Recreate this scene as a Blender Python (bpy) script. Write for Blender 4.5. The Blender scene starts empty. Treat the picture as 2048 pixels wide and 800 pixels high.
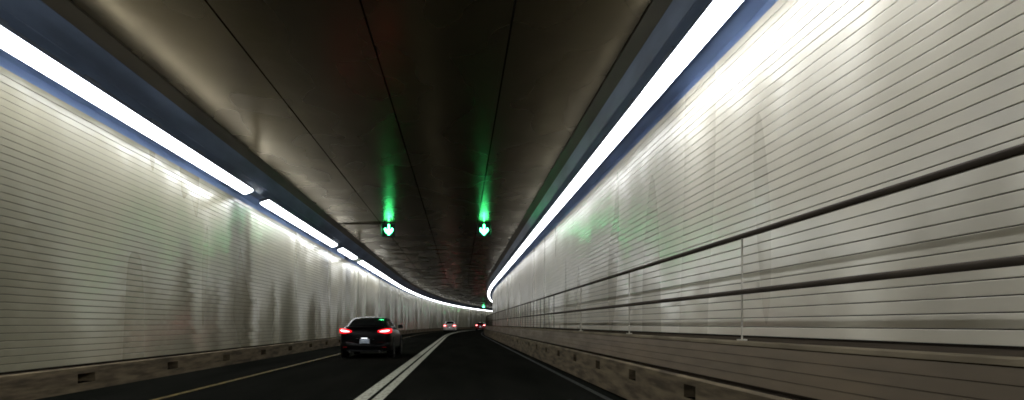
import bpy, bmesh, math, random
from mathutils import Vector, Matrix, noise
random.seed(7)
R = math.radians
scene = bpy.context.scene
col = scene.collection

# ------------------------------------------------------------------ camera
CAM_H = 1.15
cam = bpy.data.cameras.new('camera')
cam_o = bpy.data.objects.new('camera', cam)
col.objects.link(cam_o)
cam.sensor_width = 36.0
cam.lens = 1500.0 / 2048.0 * 36.0
cam.shift_x = 104.0 / 2048.0
cam.shift_y = 248.0 / 2048.0
cam.clip_start = 0.05
cam.clip_end = 3000
cam_o.location = (0, 0, CAM_H)
cam_o.rotation_euler = (R(90), 0, 0)
scene.camera = cam_o

# ------------------------------------------------------------------ world (night; only reaches in at the tunnel mouths)
w = bpy.data.worlds.new('World')
scene.world = w
w.use_nodes = True
sky = w.node_tree.nodes.new('ShaderNodeTexSky')
sky.sky_type = 'NISHITA'
sky.sun_disc = False
sky.sun_elevation = R(2)
sky.sun_rotation = R(200)
bg = w.node_tree.nodes['Background']
bg.inputs['Strength'].default_value = 0.004
w.node_tree.links.new(sky.outputs['Color'], bg.inputs['Color'])

# ------------------------------------------------------------------ exposure
scene.view_settings.view_transform = 'Standard'
scene.view_settings.look = 'None'
scene.view_settings.gamma = 1.0
scene.view_settings.exposure = 0.0
scene.cycles.use_denoising = True
scene.cycles.use_adaptive_sampling = False
scene.cycles.pixel_filter_type = 'BLACKMAN_HARRIS'
scene.cycles.filter_width = 1.8
scene.cycles.max_bounces = 8
scene.cycles.diffuse_bounces = 4
scene.cycles.glossy_bounces = 4
scene.cycles.sample_clamp_indirect = 6.0
LAMP_STRENGTH = 8.0
LAMP_COLOR = (0.95, 0.98, 1.0, 1)

# ------------------------------------------------------------------ materials
def mat(name, c1, c2=None, rough=0.5, rough2=None, scale=(1, 1, 1), nscale=3.0, detail=4.0,
        bump=0.0, bscale=None, bn=4.0, bdist=0.02, metallic=0.0, spec=0.5, emit=None, estr=0.0,
        contrast=(0.35, 0.65), coat=0.0, bdet=3.0, stint=None):
    m = bpy.data.materials.new(name)
    m.use_nodes = True
    nt = m.node_tree
    p = nt.nodes['Principled BSDF']
    p.inputs['Metallic'].default_value = metallic
    p.inputs['Specular IOR Level'].default_value = spec
    p.inputs['Roughness'].default_value = rough
    if stint: p.inputs['Specular Tint'].default_value = (*stint, 1)
    p.inputs['Coat Weight'].default_value = coat
    p.inputs['Base Color'].default_value = (*c1, 1)
    if c2 is not None or bump:
        tc = nt.nodes.new('ShaderNodeTexCoord')
    if c2 is not None:
        mp = nt.nodes.new('ShaderNodeMapping')
        mp.inputs['Scale'].default_value = scale
        nt.links.new(tc.outputs['Object'], mp.inputs['Vector'])
        n = nt.nodes.new('ShaderNodeTexNoise')
        n.inputs['Scale'].default_value = nscale
        n.inputs['Detail'].default_value = detail
        nt.links.new(mp.outputs['Vector'], n.inputs['Vector'])
        mr = nt.nodes.new('ShaderNodeMapRange')
        mr.inputs['From Min'].default_value = contrast[0]
        mr.inputs['From Max'].default_value = contrast[1]
        nt.links.new(n.outputs['Fac'], mr.inputs['Value'])
        mx = nt.nodes.new('ShaderNodeMix')
        mx.data_type = 'RGBA'
        mx.inputs['A'].default_value = (*c1, 1)
        mx.inputs['B'].default_value = (*c2, 1)
        nt.links.new(mr.outputs['Result'], mx.inputs['Factor'])
        nt.links.new(mx.outputs['Result'], p.inputs['Base Color'])
        if rough2 is not None:
            mr2 = nt.nodes.new('ShaderNodeMapRange')
            mr2.inputs['From Min'].default_value = contrast[0]
            mr2.inputs['From Max'].default_value = contrast[1]
            mr2.inputs['To Min'].default_value = rough
            mr2.inputs['To Max'].default_value = rough2
            nt.links.new(n.outputs['Fac'], mr2.inputs['Value'])
            nt.links.new(mr2.outputs['Result'], p.inputs['Roughness'])
    if bump:
        mp2 = nt.nodes.new('ShaderNodeMapping')
        mp2.inputs['Scale'].default_value = bscale or (1, 1, 1)
        nt.links.new(tc.outputs['Object'], mp2.inputs['Vector'])
        n2 = nt.nodes.new('ShaderNodeTexNoise')
        n2.inputs['Scale'].default_value = bn
        n2.inputs['Detail'].default_value = bdet
        nt.links.new(mp2.outputs['Vector'], n2.inputs['Vector'])
        b = nt.nodes.new('ShaderNodeBump')
        b.inputs['Strength'].default_value = bump
        b.inputs['Distance'].default_value = bdist
        nt.links.new(n2.outputs['Fac'], b.inputs['Height'])
        nt.links.new(b.outputs['Normal'], p.inputs['Normal'])
    if emit:
        p.inputs['Emission Color'].default_value = (*emit[:3], 1)
        p.inputs['Emission Strength'].default_value = estr
    return m

M = {}
def tile_mat(name, c1, c2, z0, h, lean, seed):
    m = mat(name, c1, c2, rough=0.25, rough2=0.32, scale=(0.3, 0.45, 0.10), nscale=1.2, detail=0.6, contrast=(0.15, 0.85), spec=0.45)
    nt = m.node_tree; N = nt.nodes; L = nt.links
    def math_(op, a, b=None):
        q = N.new('ShaderNodeMath'); q.operation = op
        for k, val in enumerate((a, b)):
            if val is None: continue
            if isinstance(val, (int, float)): q.inputs[k].default_value = val
            else: L.new(val, q.inputs[k])
        return q.outputs[0]
    tc = N.new('ShaderNodeTexCoord'); sp = N.new('ShaderNodeSeparateXYZ'); L.new(tc.outputs['Object'], sp.inputs[0])
    row = math_('FLOOR', math_('DIVIDE', math_('SUBTRACT', sp.outputs['Z'], z0), h))
    wn = N.new('ShaderNodeTexWhiteNoise'); wn.noise_dimensions = '1D'; L.new(row, wn.inputs['W'])
    def field(fy, fz, shift, off):
        y = math_('MULTIPLY', math_('ADD', sp.outputs['Y'], math_('MULTIPLY', wn.outputs['Value'], shift)), fy)
        z = math_('MULTIPLY', sp.outputs['Z'], fz)
        c = N.new('ShaderNodeCombineXYZ'); c.inputs[0].default_value = seed + off
        L.new(y, c.inputs[1]); L.new(z, c.inputs[2])
        n = N.new('ShaderNodeTexNoise'); n.inputs['Scale'].default_value = 1.0; n.inputs['Detail'].default_value = 2.5
        L.new(c.outputs[0], n.inputs['Vector'])
        return math_('SUBTRACT', n.outputs['Fac'], 0.5)
    t = math_('ADD', math_('MULTIPLY', field(0.40, 0.12, 0.25, 0.0), lean), math_('MULTIPLY', field(1.05, 0.22, 0.5, 9.0), lean * 0.6))
    c = N.new('ShaderNodeCombineXYZ'); L.new(t, c.inputs[2])
    ge = N.new('ShaderNodeNewGeometry')
    ad = N.new('ShaderNodeVectorMath'); ad.operation = 'ADD'; L.new(ge.outputs['Normal'], ad.inputs[0]); L.new(c.outputs[0], ad.inputs[1])
    no = N.new('ShaderNodeVectorMath'); no.operation = 'NORMALIZE'; L.new(ad.outputs[0], no.inputs[0])
    L.new(no.outputs[0], N['Principled BSDF'].inputs['Normal'])
    return m
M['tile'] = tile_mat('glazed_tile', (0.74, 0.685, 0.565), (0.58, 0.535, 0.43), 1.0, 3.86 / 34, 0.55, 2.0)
M['tile_left'] = tile_mat('left_glazed_tile', (0.42, 0.39, 0.285), (0.30, 0.28, 0.20), 0.45, 4.41 / 39, 0.70, 5.0)  # left wall: darker base colour than the right wall tile
M['grout'] = mat('dark_grout', (0.03, 0.026, 0.02), (0.02, 0.017, 0.014), rough=0.95, spec=0.0)
M['ceil'] = mat('ceiling_panel', (0.046, 0.038, 0.022), (0.022, 0.018, 0.010), metallic=0.45, rough=0.20, rough2=0.34, spec=0.25, stint=(1.0, 0.82, 0.52), detail=1.5,
                scale=(0.6, 0.30, 1), nscale=1.2, contrast=(0.18, 0.82), bump=0.12, bscale=(0.9, 0.7, 1), bn=1.0, bdist=0.05)
M['seam'] = mat('ceiling_seam', (0.004, 0.0035, 0.003), rough=0.95, spec=0.0)
M['haunch'] = mat('glow_tinted_haunch', (0.17, 0.23, 0.36), (0.10, 0.135, 0.21), rough=0.5, scale=(1, 0.2, 1), nscale=2.0)  # blue glow around the lamps is put into the haunch colour
M['cove'] = mat('glow_tinted_cove', (0.30, 0.43, 0.74), (0.22, 0.32, 0.56), rough=0.5, scale=(1, 0.2, 1), nscale=2.0)  # cove colour carries the lamps' blue bloom
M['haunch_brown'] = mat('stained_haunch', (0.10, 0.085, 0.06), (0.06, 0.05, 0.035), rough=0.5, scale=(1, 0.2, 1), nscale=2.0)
M['road'] = mat('asphalt', (0.007, 0.0075, 0.006), (0.011, 0.011, 0.009), rough=0.8, rough2=0.95, scale=(1.2, 0.15, 1), nscale=1.4,
                bump=0.25, bn=90.0, bdist=0.004, spec=0.0)
M['white_line'] = mat('worn_white_paint', (0.42, 0.41, 0.33), (0.12, 0.12, 0.095), spec=0.02, rough=0.6, scale=(3, 0.6, 1), nscale=6.0, detail=6.0, contrast=(0.46, 0.80))
M['faint_line'] = mat('dirty_white_paint', (0.040, 0.040, 0.034), (0.014, 0.014, 0.012), spec=0.02, rough=0.7, scale=(3, 0.8, 1), nscale=5.0)
M['yellow_line'] = mat('worn_yellow_paint', (0.17, 0.12, 0.035), (0.05, 0.037, 0.014), spec=0.02, rough=0.6, scale=(3, 0.8, 1), nscale=5.0)
M['kerb'] = mat('grimy_concrete', (0.20, 0.155, 0.095), (0.075, 0.058, 0.038), rough=0.9, spec=0.12, scale=(2, 0.5, 5), nscale=2.2, detail=8.0,
                bump=0.3, bn=25.0, bdist=0.006)
M['bench'] = mat('brown_tile', (0.24, 0.18, 0.115), (0.165, 0.125, 0.08), rough=0.4, rough2=0.55, scale=(1, 0.3, 2), nscale=2.0)
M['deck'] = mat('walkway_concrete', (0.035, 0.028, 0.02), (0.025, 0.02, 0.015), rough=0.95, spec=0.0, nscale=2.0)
M['nosing'] = mat('pale_nosing', (0.30, 0.25, 0.17), (0.19, 0.155, 0.105), rough=0.8, spec=0.1, scale=(1, 0.4, 1), nscale=3.0)
M['void'] = mat('recess_shade', (0.010, 0.009, 0.007), rough=0.95, spec=0.0)  # shade inside the kerb openings, painted as near-black faces
M['rail'] = mat('dark_painted_steel', (0.075, 0.060, 0.044), (0.05, 0.04, 0.03), rough=0.8, scale=(1, 0.5, 1), nscale=4.0, spec=0.1)
M['post'] = mat('galvanised_post', (0.62, 0.58, 0.50), (0.50, 0.47, 0.40), rough=0.6, nscale=9.0, spec=0.3)
M['housing'] = mat('grey_fixture_metal', (0.16, 0.19, 0.25), (0.11, 0.13, 0.17), rough=0.45, metallic=0.2, nscale=4.0)
M['lamp'] = mat('lit_diffuser', (0.8, 0.8, 0.8), rough=0.4, emit=LAMP_COLOR, estr=LAMP_STRENGTH)
M['lamp_near'] = mat('boosted_diffuser', (0.8, 0.8, 0.8), rough=0.4, emit=LAMP_COLOR, estr=LAMP_STRENGTH * 3.0)  # nearest right lamps, strength raised to brighten the wall beside the camera
M['lamp_mid'] = mat('mid_diffuser', (0.8, 0.8, 0.8), rough=0.4, emit=LAMP_COLOR, estr=LAMP_STRENGTH * 1.0)  # middle stretch of the right row, same strength as the plain lamp
M['lamp_left'] = mat('left_row_diffuser', (0.8, 0.8, 0.8), rough=0.4, emit=LAMP_COLOR, estr=LAMP_STRENGTH * 2.5)
M['lamp_dim'] = mat('failing_diffuser', (0.5, 0.5, 0.48), rough=0.4, emit=(0.85, 1.0, 0.9), estr=0.22)
M['black'] = mat('black_enamel', (0.012, 0.012, 0.012), (0.02, 0.02, 0.02), rough=0.5, nscale=6.0)
M['green'] = mat('green_signal', (0.05, 0.3, 0.12), rough=0.4, emit=(0.06, 1.0, 0.28), estr=30.0)
M['glass'] = mat('car_glass', (0.008, 0.009, 0.009), rough=0.06, spec=0.6)
M['tyre'] = mat('tyre_rubber', (0.008, 0.008, 0.008), (0.012, 0.012, 0.012), spec=0.1, rough=0.9, nscale=20.0)
M['rim'] = mat('wheel_rim', (0.03, 0.03, 0.03), rough=0.45, metallic=0.5)
M['trim'] = mat('black_plastic', (0.006, 0.006, 0.006), (0.009, 0.009, 0.009), spec=0.2, rough=0.6, nscale=9.0)
M['chrome'] = mat('chrome', (0.22, 0.22, 0.22), rough=0.2, metallic=1.0)
M['plate'] = mat('licence_plate', (0.62, 0.68, 0.74), (0.45, 0.52, 0.62), rough=0.4, scale=(1, 1, 1), nscale=14.0)
M['plate_lamp'] = mat('plate_lamp', (0.8, 0.8, 0.8), emit=(0.9, 0.95, 1.0), estr=6.0)
M['tail'] = mat('red_lens', (0.25, 0.004, 0.006), rough=0.25, emit=(1.0, 0.008, 0.018), estr=1.3)
M['tail_core'] = mat('red_bulb', (0.6, 0.1, 0.1), rough=0.3, emit=(1.0, 0.16, 0.16), estr=12.0)
M['tail_far'] = mat('bright_red_lens', (0.3, 0.01, 0.012), rough=0.25, emit=(1.0, 0.02, 0.03), estr=2.5)
M['tail_core_far'] = mat('bright_red_bulb', (0.6, 0.1, 0.1), rough=0.3, emit=(1.0, 0.3, 0.3), estr=16.0)
M['tail_dim'] = mat('red_reflector', (0.22, 0.006, 0.008), rough=0.2)

for k_ in ('lamp', 'lamp_near', 'lamp_mid', 'lamp_left'): M[k_].cycles.emission_sampling = 'FRONT'

# ------------------------------------------------------------------ helpers
S0, S1, BEND, RAD = -60.0, 320.0, 68.0, 750.0
def frame(s):
    """centre point and unit right-hand normal of the road axis at chainage s"""
    if s <= BEND:
        return 0.0, s, 1.0, 0.0, 0.0
    a = (s - BEND) / RAD
    return RAD * (1 - math.cos(a)), BEND + RAD * math.sin(a), math.cos(a), -math.sin(a), a
def pt(s, x, z):
    cx, cy, nx, ny, a = frame(s)
    return (cx + x * nx, cy + x * ny, z)
def stations(a=S0, b=S1, straight=None):
    st = []
    if straight:
        s = a
        while s < min(b, BEND) - 1e-6:
            st.append(s); s += straight
    else:
        st.append(a)
    s = max(a, BEND)
    while s < b - 1e-6:
        if not st or s > st[-1] + 1e-6: st.append(s)
        s += 5.0
    st.append(b)
    return st

def new_obj(name, me, m, parent=None):
    o = bpy.data.objects.new(name, me)
    if m is not None and not me.materials: me.materials.append(m)
    col.objects.link(o)
    if parent is not None: o.parent = parent
    return o
def mesh(name, v, f, smooth=False):
    me = bpy.data.meshes.new(name)
    me.from_pydata(v, [], f)
    me.update()
    if smooth:
        for p in me.polygons: p.use_smooth = True
    return me
def sweep(name, prof, st, m, parent=None, closed=False, caps=False, jit=None, smooth=False):
    v, f = [], []
    n = len(prof)
    for s in st:
        for k, (x, z) in enumerate(prof):
            dx = jit(s, k) if jit else 0.0
            v.append(pt(s, x + dx, z))
    for i in range(len(st) - 1):
        for k in range(n if closed else n - 1):
            a, b = i * n + k, i * n + (k + 1) % n
            f.append((a, b, b + n, a + n))
    if caps and closed:
        f.append(tuple(range(n))[::-1]); f.append(tuple(range((len(st) - 1) * n, len(st) * n)))
    me = mesh(name, v, f, smooth)
    bm = bmesh.new(); bm.from_mesh(me); bmesh.ops.recalc_face_normals(bm, faces=bm.faces); bm.to_mesh(me); bm.free()
    return new_obj(name, me, m, parent)
def empty(name, loc=(0, 0, 0), rz=0.0):
    o = bpy.data.objects.new(name, None)
    o.empty_display_size = 0.3
    o.location = loc; o.rotation_euler = (0, 0, rz)
    col.objects.link(o)
    return o
def tag(o, label, cat, group=None):
    o['label'] = label; o['category'] = cat
    if group: o['group'] = group
    return o
def structure(o):
    o['kind'] = 'structure'
    return o
def bm_obj(name, bm, m, parent=None, smooth=False):
    me = bpy.data.meshes.new(name)
    bmesh.ops.recalc_face_normals(bm, faces=bm.faces)
    bm.to_mesh(me); bm.free()
    if smooth:
        for p in me.polygons: p.use_smooth = True
    return new_obj(name, me, m, parent)
def box(bm, x0, x1, y0, y1, z0, z1, bev=0.0):
    r = bmesh.ops.create_cube(bm, size=1.0)
    for q in r['verts']:
        q.co = Vector(((x0 + x1) / 2 + q.co.x * (x1 - x0), (y0 + y1) / 2 + q.co.y * (y1 - y0), (z0 + z1) / 2 + q.co.z * (z1 - z0)))
    if bev:
        es = {e for q in r['verts'] for e in q.link_edges}
        bmesh.ops.bevel(bm, geom=list(es), offset=bev, segments=2, affect='EDGES', profile=0.5)
def cyl(bm, c, axis, r, h, seg=20, r2=None):
    mt = Matrix.Translation(Vector(c))
    if axis == 'X': mt = mt @ Matrix.Rotation(R(90), 4, 'Y')
    if axis == 'Y': mt = mt @ Matrix.Rotation(R(90), 4, 'X')
    bmesh.ops.create_cone(bm, cap_ends=True, segments=seg, radius1=r, radius2=r if r2 is None else r2, depth=h, matrix=mt)

# ------------------------------------------------------------------ section of the tunnel
XL, XR = -6.60, 3.64             # tiled faces of the walls
Z_TILE = 4.86                    # top of the tiling
Z_CEIL = CAM_H + 4.60
KL, KR = -6.47, 2.55             # kerb faces
KLH, KRH = 0.42, 0.56
BX, BZ = 2.74, 0.985             # walkway bench face and deck level
EL, ER = -5.55, 2.73             # ceiling edges

# road
road = structure(sweep('road', [(KL - 0.35, 0), (KR + 0.35, 0)], stations(straight=4), M['road']))
def line(name, x, wd, m):
    return sweep(name, [(x - wd / 2, 0.004), (x + wd / 2, 0.004)], stations(straight=4), m, road)
line('lane_line', -1.505, 0.20, M['white_line'])
line('lane_line', -1.250, 0.17, M['white_line'])
line('edge_line', -4.62, 0.11, M['yellow_line'])
line('edge_line', 2.26, 0.10, M['faint_line'])

# ceiling: four long rows of panels between dark seams, and the stepped haunches above the lamps
ceiling = structure(sweep('ceiling', [(EL - 1.6, Z_CEIL + 0.03), (ER + 1.6, Z_CEIL + 0.03)], stations(), M['seam']))
seams = [EL + 0.012, -3.62, -1.42, 0.79, ER - 0.012]
rnd = random.Random(3)
for a, b in zip(seams[:-1], seams[1:]):
    g = 0.002
    prof = [(a + g, Z_CEIL + 0.025), (a + g, Z_CEIL)]
    nseg = 4
    for q in range(1, nseg):
        prof.append((a + (b - a) * q / nseg, Z_CEIL))
    prof += [(b - g, Z_CEIL), (b - g, Z_CEIL + 0.025)]
    sweep('ceiling_panel', prof, stations(straight=6), M['ceil'], ceiling)
for x in seams[1:-1]:
    sweep('seam_strip', [(x - 0.015, Z_CEIL + 0.001), (x - 0.013, Z_CEIL - 0.003), (x + 0.013, Z_CEIL - 0.003), (x + 0.015, Z_CEIL + 0.001)], stations(straight=6), M['seam'], ceiling)
def mir(side, d, z):             # d = distance inward from the wall face
    return (XL + d, z) if side < 0 else (XR - d, z)
for side in (-1, 1):
    top = (EL - XL) if side < 0 else (XR - ER)
    P = lambda *pp: [mir(side, d, z) for d, z in pp]
    # cove behind the lamp, fascia and two soffit steps up to the ceiling
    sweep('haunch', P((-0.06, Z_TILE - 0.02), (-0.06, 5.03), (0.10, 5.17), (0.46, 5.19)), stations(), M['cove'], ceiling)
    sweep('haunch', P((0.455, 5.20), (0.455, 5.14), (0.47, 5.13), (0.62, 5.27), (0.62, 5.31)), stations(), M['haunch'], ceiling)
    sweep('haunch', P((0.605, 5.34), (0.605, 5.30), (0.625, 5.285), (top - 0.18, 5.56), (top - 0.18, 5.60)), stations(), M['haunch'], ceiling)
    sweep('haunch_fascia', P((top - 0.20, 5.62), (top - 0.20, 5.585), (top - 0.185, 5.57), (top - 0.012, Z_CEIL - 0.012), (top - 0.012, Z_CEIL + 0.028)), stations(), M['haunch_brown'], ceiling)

# ------------------------------------------------------------------ tiled walls, one part for each course
def tiled_wall(side, z0, label):
    face = XL if side < 0 else XR
    t = tag(empty('tiled_wall', (0, 0, 0)), label, 'wall')
    out = -1 if side < 0 else 1
    sweep('backing', [(face + out * 0.016, z0 - 0.1), (face + out * 0.016, Z_TILE)], stations(), M['grout'], t)
    n = round((Z_TILE - z0) / 0.1125)
    h = (Z_TILE - z0) / n
    rr = random.Random(11 + side)
    st = stations(straight=4)
    idx = {s: k for k, s in enumerate(st)}
    for i in range(n):
        a, b = z0 + i * h + 0.0045, z0 + (i + 1) * h - 0.0045
        base = rr.gauss(0, 0.0005)
        prof = [(face + out * 0.015, a), (face + out * 0.001, a), (face, a + 0.004),
                (face, b - 0.004), (face + out * 0.001, b), (face + out * 0.015, b)]
        def jit6(s, k):
            return base if 0 < k < 5 else 0.0
        sweep('tile_course', prof, st, M['tile_left' if side < 0 else 'tile'], t, jit=jit6)
    return t
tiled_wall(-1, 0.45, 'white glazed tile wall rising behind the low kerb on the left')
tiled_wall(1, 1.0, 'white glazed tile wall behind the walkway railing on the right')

# ------------------------------------------------------------------ kerbs with drain openings
def kerb(side, face, back, top, zo0, zo1, first, pitch, length, deep):
    out = -1 if side < 0 else 1
    base = structure(sweep('kerb', [(face, 0.0), (face, zo0), (face + out * 0.012, zo0)], stations(straight=4), M['kerb']))
    sweep('recess_floor', [(face + out * 0.012, zo0), (deep, zo0)], stations(), M['void'], base)
    sweep('kerb_coping', [(face + out * 0.012, zo1), (face, zo1), (face, top - 0.02), (face + out * 0.02, top), (face + out * 0.045, top)], stations(straight=4), M['kerb'], base)
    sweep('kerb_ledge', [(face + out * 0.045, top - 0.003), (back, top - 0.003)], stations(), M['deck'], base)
    sweep('recess_back', [(deep, zo0 - 0.02), (deep, zo1 + 0.02)], stations(), M['void'], base)
    k = math.floor((S0 - first) / pitch)
    s = first + k * pitch
    prev = S0
    while prev < 250:
        a = s - length / 2
        if a > prev:
            st = [prev, a] if a < BEND else [prev, (prev + a) / 2, a]
            sweep('kerb_block', [(deep + out * -0.01, zo0), (face - out * 0.002, zo0), (face - out * 0.002, zo1), (deep + out * -0.01, zo1)], st, M['kerb'], base, closed=True, caps=True)
        prev = s + length / 2
        s += pitch
    sweep('kerb_block', [(face - out * 0.002, zo0), (face - out * 0.002, zo1)], stations(prev, S1), M['kerb'], base)
    return base
kerb(-1, KL, XL - 0.05, KLH, 0.14, 0.30, 13.0, 3.9, 0.62, KL - 0.40)
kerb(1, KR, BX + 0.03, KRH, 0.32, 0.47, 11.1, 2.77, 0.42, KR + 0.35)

# ------------------------------------------------------------------ raised walkway and its railing
walk = structure(sweep('walkway', [(BX + 0.012, KRH - 0.02), (BX + 0.012, BZ - 0.03), (BX + 0.02, BZ - 0.004), (XR + 0.04, BZ - 0.004)], stations(), M['deck']))
nb = 4
hb = (BZ - 0.05 - KRH - 0.012) / nb
for i in range(nb):
    a = KRH + 0.012 + i * hb
    sweep('bench_course', [(BX + 0.011, a + 0.0015), (BX, a + 0.003), (BX, a + hb - 0.003), (BX + 0.011, a + hb - 0.0015)], stations(straight=4), M['bench'], walk)
sweep('nosing', [(BX + 0.01, BZ - 0.046), (BX - 0.012, BZ - 0.042), (BX - 0.012, BZ - 0.01), (BX - 0.004, BZ), (BX + 0.06, BZ)], stations(), M['nosing'], walk)

railing = tag(empty('railing', (2.82, 0, BZ)), 'dark steel pipe railing along the raised walkway on the right', 'railing')
def circ(x, z, r, n=10):
    return [(x + r * math.cos(2 * math.pi * i / n), z + r * math.sin(2 * math.pi * i / n)) for i in range(n)]
def unparent_offset(o):
    o.matrix_parent_inverse = Matrix.Translation(railing.location).inverted()
    return o
RAILX = 2.82
unparent_offset(sweep('top_rail', circ(RAILX, 2.03, 0.025), stations(), M['rail'], railing, closed=True, smooth=True))
unparent_offset(sweep('mid_rail', circ(RAILX, 1.47, 0.027), stations(), M['rail'], railing, closed=True, smooth=True))
bm = bmesh.new()
cyl(bm, (0, 0, 0.51), 'Z', 0.009, 1.04, 8)
cyl(bm, (0, 0, 0.006), 'Z', 0.05, 0.012, 12)
post0 = None
s = -2.5
me_post = bpy.data.meshes.new('post'); bm.to_mesh(me_post); bm.free()
me_post.materials.append(M['rail'])
me_pale = me_post.copy(); me_pale.materials[0] = M['post']
while s < 170:
    o = bpy.data.objects.new('post', me_pale if s < 20 else me_post); col.objects.link(o); o.parent = railing
    p = pt(s, RAILX, BZ)
    o.matrix_parent_inverse = Matrix.Translation(railing.location).inverted()
    o.location = p
    s += 5.0 if s < 20 else 1.25

# ------------------------------------------------------------------ strip lights
FL = 2.58
def fixture_mesh(side, m, L):
    """lens faces down and inward; local x inward-positive for the left row, y along the tunnel"""
    k = 1 if side < 0 else -1
    A, B = ((0.415, 4.895), (0.685, 4.99)) if side < 0 else ((0.375, 4.895), (0.625, 4.99))
    ax, az = A; bx_, bz = B
    ux, uz = (bx_ - ax), (bz - az)
    l = math.hypot(ux, uz); ux /= l; uz /= l
    nx, nz = uz, -ux                       # outward, down
    def q(u, d):
        return (k * (ax + ux * u + nx * d), az + uz * u + nz * d)
    lens = [q(0, 0.0), q(0.004, 0.04), q(0.03, 0.055), q(l / 2, 0.062), q(l - 0.03, 0.055), q(l - 0.004, 0.04), q(l, 0)]
    hous = [q(-0.012, 0.008), q(-0.012, -0.085), q(0.03, -0.11), q(l - 0.03, -0.11), q(l + 0.012, -0.085), q(l + 0.012, 0.006), q(l - 0.001, 0.006), q(l - 0.001, -0.004), q(-0.001, -0.004), q(-0.001, 0.008)]
    def ext(prof, y0, y1):
        n = len(prof)
        v = [(x, y0, z) for x, z in prof] + [(x, y1, z) for x, z in prof]
        f = [(i, (i + 1) % n, n + (i + 1) % n, n + i) for i in range(n)]
        f += [tuple(range(n))[::-1], tuple(range(n, 2 * n))]
        return v, f
    nl = len(lens)
    ml = mesh('diffuser', [(x, y, z) for y in (0.012, L - 0.012) for x, z in lens],
              [(i, i + 1, nl + i + 1, nl + i) for i in range(nl - 1)] + [tuple(range(nl)), tuple(range(nl, 2 * nl))]); ml.materials.append(m)
    down = sum((p.normal * p.area for p in ml.polygons[:nl - 1]), Vector())
    if down.z > 0: ml.flip_normals()
    mh = mesh('housing', *ext(hous, 0.004, L - 0.004)); mh.materials.append(M['housing'])
    bmb = bmesh.new()
    bxa = sorted((k * 0.49, k * 0.56))
    for y in (L / 2,):
        box(bmb, bxa[0], bxa[1], y - 0.25, y + 0.25, 5.05, 5.185)
    mb = bpy.data.meshes.new('bracket'); bmb.to_mesh(mb); bmb.free(); mb.materials.append(M['housing'])
    for me_ in (mh,):
        b_ = bmesh.new(); b_.from_mesh(me_); bmesh.ops.recalc_face_normals(b_, faces=b_.faces); b_.to_mesh(me_); b_.free()
    return ml, mh, mb
FM = {}
ORD = ['first', 'second', 'third', 'fourth', 'fifth', 'sixth', 'seventh', 'eighth', 'ninth', 'tenth', 'eleventh', 'twelfth']
def fixture(side, s, label, group, L=FL, m=None):
    m = m or ('lamp_left' if side < 0 and s < 60 else 'lamp')
    key = (side, L, m)
    if key not in FM: FM[key] = fixture_mesh(side, M[m], L)
    face = XL if side < 0 else XR
    a = frame(s + L / 2)[4]
    p = pt(s, face, 0)
    t = tag(empty('light_fixture', p, -a), label, 'light', group)
    for nm, me in zip(('diffuser', 'housing', 'bracket'), FM[key]):
        o = bpy.data.objects.new(nm, me); col.objects.link(o); o.parent = t
# left row: runs between the gaps that show in the row
s = 21.4 - 12 * FL
for i in range(12):
    fixture(-1, s, 'glowing strip light, %s towards the camera from the first gap in the left row' % ORD[11 - i], 'left strip lights before the first gap'); s += FL
s = 23.2
for i in range(5):
    fixture(-1, s, 'glowing strip light, %s past the first gap of the left row' % ORD[i], 'left strip lights between the gaps'); s += FL
s = 37.9
for i in range(2):
    fixture(-1, s, ['nearer', 'farther'][i] + ' glowing strip light of the left pair between second gap and dim lamp', 'left strip light pair')
    s += FL
fixture(-1, s + 0.05, 'dim failing strip light in the left row beyond the second gap', None, L=1.95, m='lamp_dim')
s = 45.2
for n in (20, 17, 11, 14, 30):
    for i in range(n):
        fixture(-1, s, 'glowing strip light in the left row beyond the dim lamp, towards the bend', 'left strip lights towards the bend'); s += FL
    s += 0.45
# right row
s = 66.6 - 32 * FL
for i in range(32):
    fixture(1, s, 'glowing strip light in the right row above the walkway, before its joint', 'right strip lights before the joint', m='lamp_near' if s < 10 else ('lamp_mid' if s < 24 else 'lamp')); s += FL
s += 0.4
for i in range(24):
    fixture(1, s, 'glowing strip light at the far end of the right row, past its joint', 'right strip lights past the joint'); s += FL
fixture(1, s + 0.1, 'dim failing strip light at the bend end of the right row', None, L=FL, m='lamp_dim'); s += FL + 0.3
for i in range(20):
    fixture(1, s, 'strip light in the right row hidden round the bend past the dim lamp', 'right strip lights round the bend'); s += FL

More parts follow.
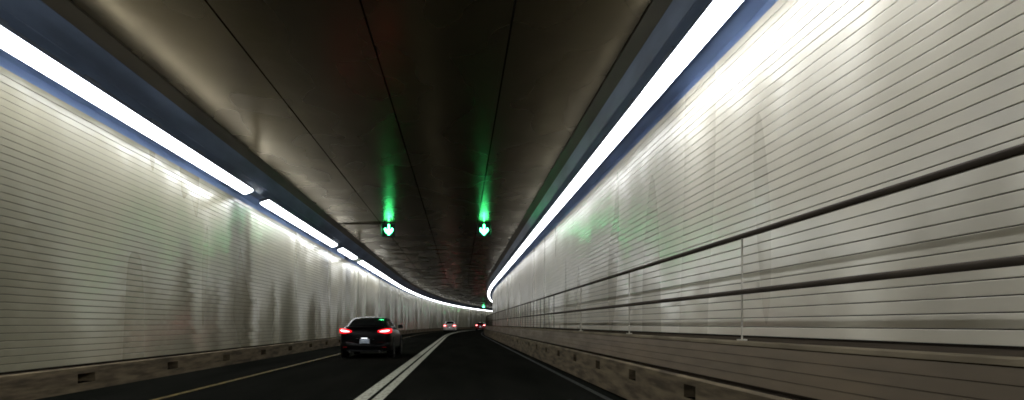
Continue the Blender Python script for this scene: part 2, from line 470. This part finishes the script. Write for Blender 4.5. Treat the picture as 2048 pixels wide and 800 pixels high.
# ------------------------------------------------------------------ lane signals under the ceiling
def signal(s, x, label, group):
    p = pt(s, x, Z_CEIL)
    t = tag(empty('lane_signal', p, -frame(s)[4]), label, 'traffic signal', group)
    bm = bmesh.new(); box(bm, -0.31, 0.31, 0.0, 0.22, -0.63, -0.045, 0.02); bm_obj('housing', bm, M['black'], t)
    for sx in (-0.2, 0.2):
        bm = bmesh.new(); box(bm, sx - 0.025, sx + 0.025, 0.08, 0.14, -0.06, 0.0)
        bm_obj('hanger', bm, M['rail'], t)
    bm = bmesh.new()
    box(bm, -0.31, 0.31, -0.10, 0.005, -0.052, -0.040)
    bm_obj('visor', bm, M['black'], t)
    for sx in (-1, 1):  # hoods added to keep the arrow's green spill off the walls
        bm = bmesh.new(); xa = sorted((sx * 0.30, sx * 0.312)); box(bm, xa[0], xa[1], -0.30, 0.005, -0.62, -0.056)
        bm_obj('added_spill_hood', bm, M['black'], t)
    # downward arrow: shaft and splayed head
    zc = -0.33
    half = [(0.035, 0.24), (0.040, -0.03), (0.15, 0.09), (0.205, 0.03), (0.17, -0.08), (0.0, -0.25)]
    pts = half + [(-a, b) for a, b in half[-2::-1]]
    n = len(pts)
    v = [(a, -0.020, zc + b) for a, b in pts] + [(a, 0.004, zc + b) for a, b in pts]
    f = [tuple(range(n)), tuple(range(n, 2 * n))[::-1]] + [(i, (i + 1) % n, n + (i + 1) % n, n + i) for i in range(n)]
    new_obj('arrow', mesh('arrow', v, f), M['green'], t)
    return t
signal(34.0, -3.23, 'green downward arrow lane signal above the left lane, nearest pair', 'near lane signals')
signal(34.0, 1.09, 'green downward arrow lane signal above the right lane, nearest pair', 'near lane signals')
signal(184.0, -3.20, 'tiny distant green lane signal near the bend of the tunnel', 'far lane signals')
# conduit that feeds the near signals
t = tag(empty('conduit', (EL, 34.3, Z_CEIL)), 'dark cable conduit on the ceiling running to the left green arrow signal', 'conduit')
bm = bmesh.new(); box(bm, 0.02, 2.1, -0.03, 0.03, -0.045, -0.004, 0.008); bm_obj('channel', bm, M['rail'], t)
for i in range(3):
    bm = bmesh.new()
    box(bm, 0.4 + i * 0.6, 0.45 + i * 0.6, -0.05, 0.05, -0.050, -0.002)
    bm_obj('strap', bm, M['black'], t)

# ------------------------------------------------------------------ cars (y forward, rear bumper at y = 0)
def lerp_table(tab, y):
    if y <= tab[0][0]: return tab[0][1:]
    for a, b in zip(tab[:-1], tab[1:]):
        if y <= b[0]:
            t = (y - a[0]) / (b[0] - a[0])
            return tuple(p + (q - p) * t for p, q in zip(a[1:], b[1:]))
    return tab[-1][1:]
def car(s, x, label, paint, roof_dz=0.0, wscale=1.0, rz=0.0, glow=1.0, group='cars driving ahead', tall_rear=0.0):
    W = wscale
    root = tag(empty('car', pt(s, x, 0.004), -frame(s)[4] + rz), label, 'car', group)
    body = [(0.00, .66, .40, .80), (0.03, .76, .33, .93), (0.09, .83, .29, 1.00), (0.22, .885, .25, 1.04), (0.6, .90, .21, 1.055),
            (1.2, .905, .19, 1.04), (2.6, .905, .19, 1.00), (3.4, .90, .19, .95), (4.0, .87, .21, .86), (4.4, .78, .25, .75), (4.55, .64, .34, .63)]
    v, f = [], []
    secs = []
    for y, hw, zb, zt in body:
        hw *= W
        d = zt - zb
        half = [(0, zb), (.72 * hw, zb), (.93 * hw, zb + .05), (.985 * hw, zb + .2 * d), (hw, zb + .45 * d), (.985 * hw, zb + .72 * d),
                (.95 * hw, zt - .10 * d), (.885 * hw, zt - .02 * d), (.75 * hw, zt + .006), (0, zt + .02)]
        ring = half + [(-a, b) for a, b in half[-2:0:-1]]
        secs.append([(a, y, b) for a, b in ring])
    n = len(secs[0])
    for r in secs: v += r
    for i in range(len(secs) - 1):
        for k in range(n):
            f.append((i * n + k, i * n + (k + 1) % n, (i + 1) * n + (k + 1) % n, (i + 1) * n + k))
    f += [tuple(range(n))[::-1], tuple(range((len(secs) - 1) * n, len(secs) * n))]
    b = new_obj('body', mesh('body', v, f, True), paint, root)
    sub = b.modifiers.new('sub', 'SUBSURF'); sub.levels = 1; sub.render_levels = 1
    # cabin
    cab = [(0.30, .76, .70, 1.02, 1.05), (0.55, .77, .64, 1.03, 1.17 + tall_rear * .9), (0.85, .78, .60, 1.03, 1.295 + tall_rear * .7), (1.25, .79, .575, 1.02, 1.375 + roof_dz), (1.85, .80, .575, 1.01, 1.405 + roof_dz),
           (2.35, .80, .57, 1.0, 1.375 + roof_dz), (2.8, .79, .60, .98, 1.22 + roof_dz * .6), (3.3, .76, .66, .93, .96)]
    def cs(y, u):
        """u 0..1 from base to roof edge along the side, 1..2 from roof edge to centre line"""
        hb, ht, zb, zt = lerp_table(cab, y)
        hb *= W; ht *= W
        if u <= 1: return (hb + (ht + .03 - hb) * u, y, zb + (zt - .045 - zb) * u)
        t = u - 1
        return ((ht + .03) * (1 - t), y, zt - .045 * abs(1 - t) ** 2.2)
    us = [0, .5, .9, 1, 1.12, 1.3, 1.6, 2]
    ys = [c[0] for c in cab]
    v, f = [], []
    for y in ys:
        h = [cs(y, u) for u in us]
        v += h + [(-a, b_, c) for a, b_, c in h[-2::-1]]
    n = 2 * len(us) - 1
    for i in range(len(ys) - 1):
        for k in range(n - 1):
            f.append((i * n + k, i * n + k + 1, (i + 1) * n + k + 1, (i + 1) * n + k))
    new_obj('cabin', mesh('cabin', v, f, True), paint, root)
    def patch(name, y0, y1, u0, u1, m, sgn, off=0.006, ny=6, nu=4, skew=0.0):
        v, f = [], []
        for i in range(ny + 1):
            for j in range(nu + 1):
                u = u0 + (u1 - u0) * j / nu
                y = y0 + (y1 - y0) * i / ny + skew * (u - u0)
                q = Vector(cs(y, u))
                e1 = Vector(cs(y + .01, u)) - q
                e2 = Vector(cs(y, u + .01)) - q
                nn = e1.cross(e2).normalized()
                if nn.z < 0 and u > 1: nn = -nn
                if u <= 1 and nn.x < 0: nn = -nn
                q += nn * off
                v.append((q.x * sgn, q.y, q.z))
        for i in range(ny):
            for j in range(nu):
                a = i * (nu + 1) + j
                f.append((a, a + 1, a + nu + 2, a + nu + 1))
        return v, f
    def two(name, *a, **k):
        v1, f1 = patch(name, *a, sgn=1, **k); v2, f2 = patch(name, *a, sgn=-1, **k)
        n_ = len(v1)
        return new_obj(name, mesh(name, v1 + v2, f1 + [tuple(i + n_ for i in q) for q in f2], True), M['glass'], root)
    two('rear_window', 0.42, 1.16, 1.14, 2.0, M['glass'])
    two('windscreen', 2.45, 3.16, 1.14, 2.0, M['glass'])
    for sg in (1, -1):
        for (y0, y1) in ((0.95, 1.70), (1.76, 2.62)):
            vv, ff = patch('side_window', y0, y1, .16, .90, M['glass'], sg)
            new_obj('side_window', mesh('side_window', vv, ff, True), M['glass'], root)
    # boot lip, bumper, valance, plate
    bm = bmesh.new(); box(bm, -.66 * W, .66 * W, .055, .20, 1.015, 1.052, .012); bm_obj('boot_lip', bm, paint, root)
    v, f = [], []
    xs = [-.90, -.86, -.78, -.6, -.3, 0, .3, .6, .78, .86, .90]
    yy = [.42, .16, .04, -.03, -.05, -.055, -.05, -.03, .04, .16, .42]
    prof = [(0, .27), (-.015, .30), (-.03, .40), (-.022, .50), (0.02, .545)]
    for xx, y in zip(xs, yy):
        for dy, z in prof: v.append((xx * W, y + dy, z))
    n = len(prof)
    for i in range(len(xs) - 1):
        for k in range(n - 1):
            f.append((i * n + k, i * n + k + 1, (i + 1) * n + k + 1, (i + 1) * n + k))
    bump = new_obj('bumper', mesh('bumper', v, f, True), paint, root)
    bm = bmesh.new(); box(bm, -.62 * W, .62 * W, -.06, .10, .22, .285, .012); bm_obj('valance', bm, M['trim'], bump)
    bm = bmesh.new(); box(bm, -.30, .30, -.062, .02, .645, .668, .006); bm_obj('boot_trim', bm, M['chrome'], root)
    pl = bm = bmesh.new(); box(bm, -.165, .165, -.10, -.088, .50, .645, .008); plate = bm_obj('licence_plate', bm, M['plate'], root)
    bm = bmesh.new(); box(bm, -.175, .175, -.092, -.03, .49, .655, .004); bm_obj('plate_frame', bm, M['trim'], plate)
    bm = bmesh.new()
    box(bm, -.10, .10, -.135, -.125, .672, .680); bm_obj('plate_lamp', bm, M['plate_lamp'], plate)
    bm = bmesh.new()
    box(bm, -.13, .13, -.142, -.03, .682, .697, .003); bm_obj('plate_lamp_cover', bm, M['trim'], plate)
    # tail lamps
    for sg in (1, -1):
        def lens(name, rows, off, m, par):
            v, f = [], []
            for xx, z0, z1 in rows:
                yb = lerp_table([(.40, -.012), (.62, -.004), (.74, .018), (.81, .06), (.86, .13), (.89, .24), (.905, .36)], xx)[0]
                for dz in (0, .5, 1):
                    z = z0 + (z1 - z0) * dz
                    v.append((sg * (xx * W + off * .3), yb - off - .01 * math.sin(dz * math.pi) + max(0, z - .93) * .35, z))
            for i in range(len(rows) - 1):
                for k in range(2):
                    f.append((i * 3 + k, i * 3 + k + 1, i * 3 + k + 4, i * 3 + k + 3))
            me = mesh(name, v, f, True)
            o = new_obj(name, me, m, par)
            so = o.modifiers.new('solid', 'SOLIDIFY'); so.thickness = 0.012; so.offset = 0
            return o
        lamp = lens('tail_lamp', [(.43, .875, .925), (.53, .85, .96), (.64, .83, .985), (.74, .825, 1.0), (.81, .835, 1.0), (.86, .85, .995), (.89, .865, .985)], .030, M['tail' if s < 50 else 'tail_far'], root)
        lens('tail_bulb', [(.50, .885, .905), (.60, .878, .93), (.70, .882, .945), (.78, .90, .95), (.82, .925, .945)], .052, M['tail_core' if s < 50 else 'tail_core_far'], lamp)
        bm = bmesh.new(); xa = sorted((sg * .60 * W, sg * .74 * W)); box(bm, xa[0], xa[1], -.068, -.02, .36, .385, .004); bm_obj('reflector', bm, M['tail_dim'], root)
        # door mirror
        bm = bmesh.new(); xa = sorted((sg * .86 * W, sg * 1.05 * W)); box(bm, xa[0], xa[1], 2.72, 2.86, .99, 1.12, .04); mirr = bm_obj('door_mirror', bm, paint, root, True)
        bm = bmesh.new(); xa = sorted((sg * .88 * W, sg * 1.03 * W)); box(bm, xa[0], xa[1], 2.712, 2.722, 1.01, 1.10, .004); bm_obj('mirror_glass', bm, M['glass'], mirr)
        # exhaust
        bm = bmesh.new(); cyl(bm, (sg * .5, -.02, .235), 'Y', .038, .16, 14); bm_obj('exhaust_tip', bm, M['chrome'], root)
        # wheels
        for y in (.86, 3.62):
            bm = bmesh.new(); cyl(bm, (sg * .80 * W, y, .325), 'X', .325, .225, 28); bmesh.ops.bevel(bm, geom=[e for e in bm.edges if e.calc_face_angle(0) > .8], offset=.03, segments=2, affect='EDGES')
            wh = bm_obj('wheel', bm, M['tyre'], root)
            bm = bmesh.new(); cyl(bm, (sg * (.80 * W + .108), y, .325), 'X', .215, .02, 20)
            for q in range(5):
                a = q * 2 * math.pi / 5
                cyl(bm, (sg * (.80 * W + .119), y + .12 * math.cos(a), .325 + .12 * math.sin(a)), 'X', .04, .012, 8)
            bm_obj('rim', bm, M['rim'], wh)
            bm = bmesh.new(); cyl(bm, (sg * (.905 * W - .02), y, .35), 'X', .375, .05, 28); bm_obj('wheel_arch', bm, M['trim'], root)
    return root
paint_black = mat('black_car_paint', (0.003, 0.003, 0.0032), rough=0.28, spec=0.10)
paint_white = mat('pale_car_paint', (0.75, 0.68, 0.64), rough=0.3, coat=0.5)
paint_red = mat('dark_red_car_paint', (0.16, 0.008, 0.012), rough=0.25, coat=0.6)
car(25.0, -3.17, 'black car with glowing tail lamps and pale plate, nearest in left lane', paint_black, wscale=0.98, rz=R(-0.6))
car(110.0, -2.72, 'pale car with a dark rear window, small, far along the left lane', paint_white, roof_dz=0.16, tall_rear=0.14, wscale=1.03)
car(137.0, 0.55, 'dark red car, smallest and farthest, in the right lane by the bend', paint_red, roof_dz=0.03)
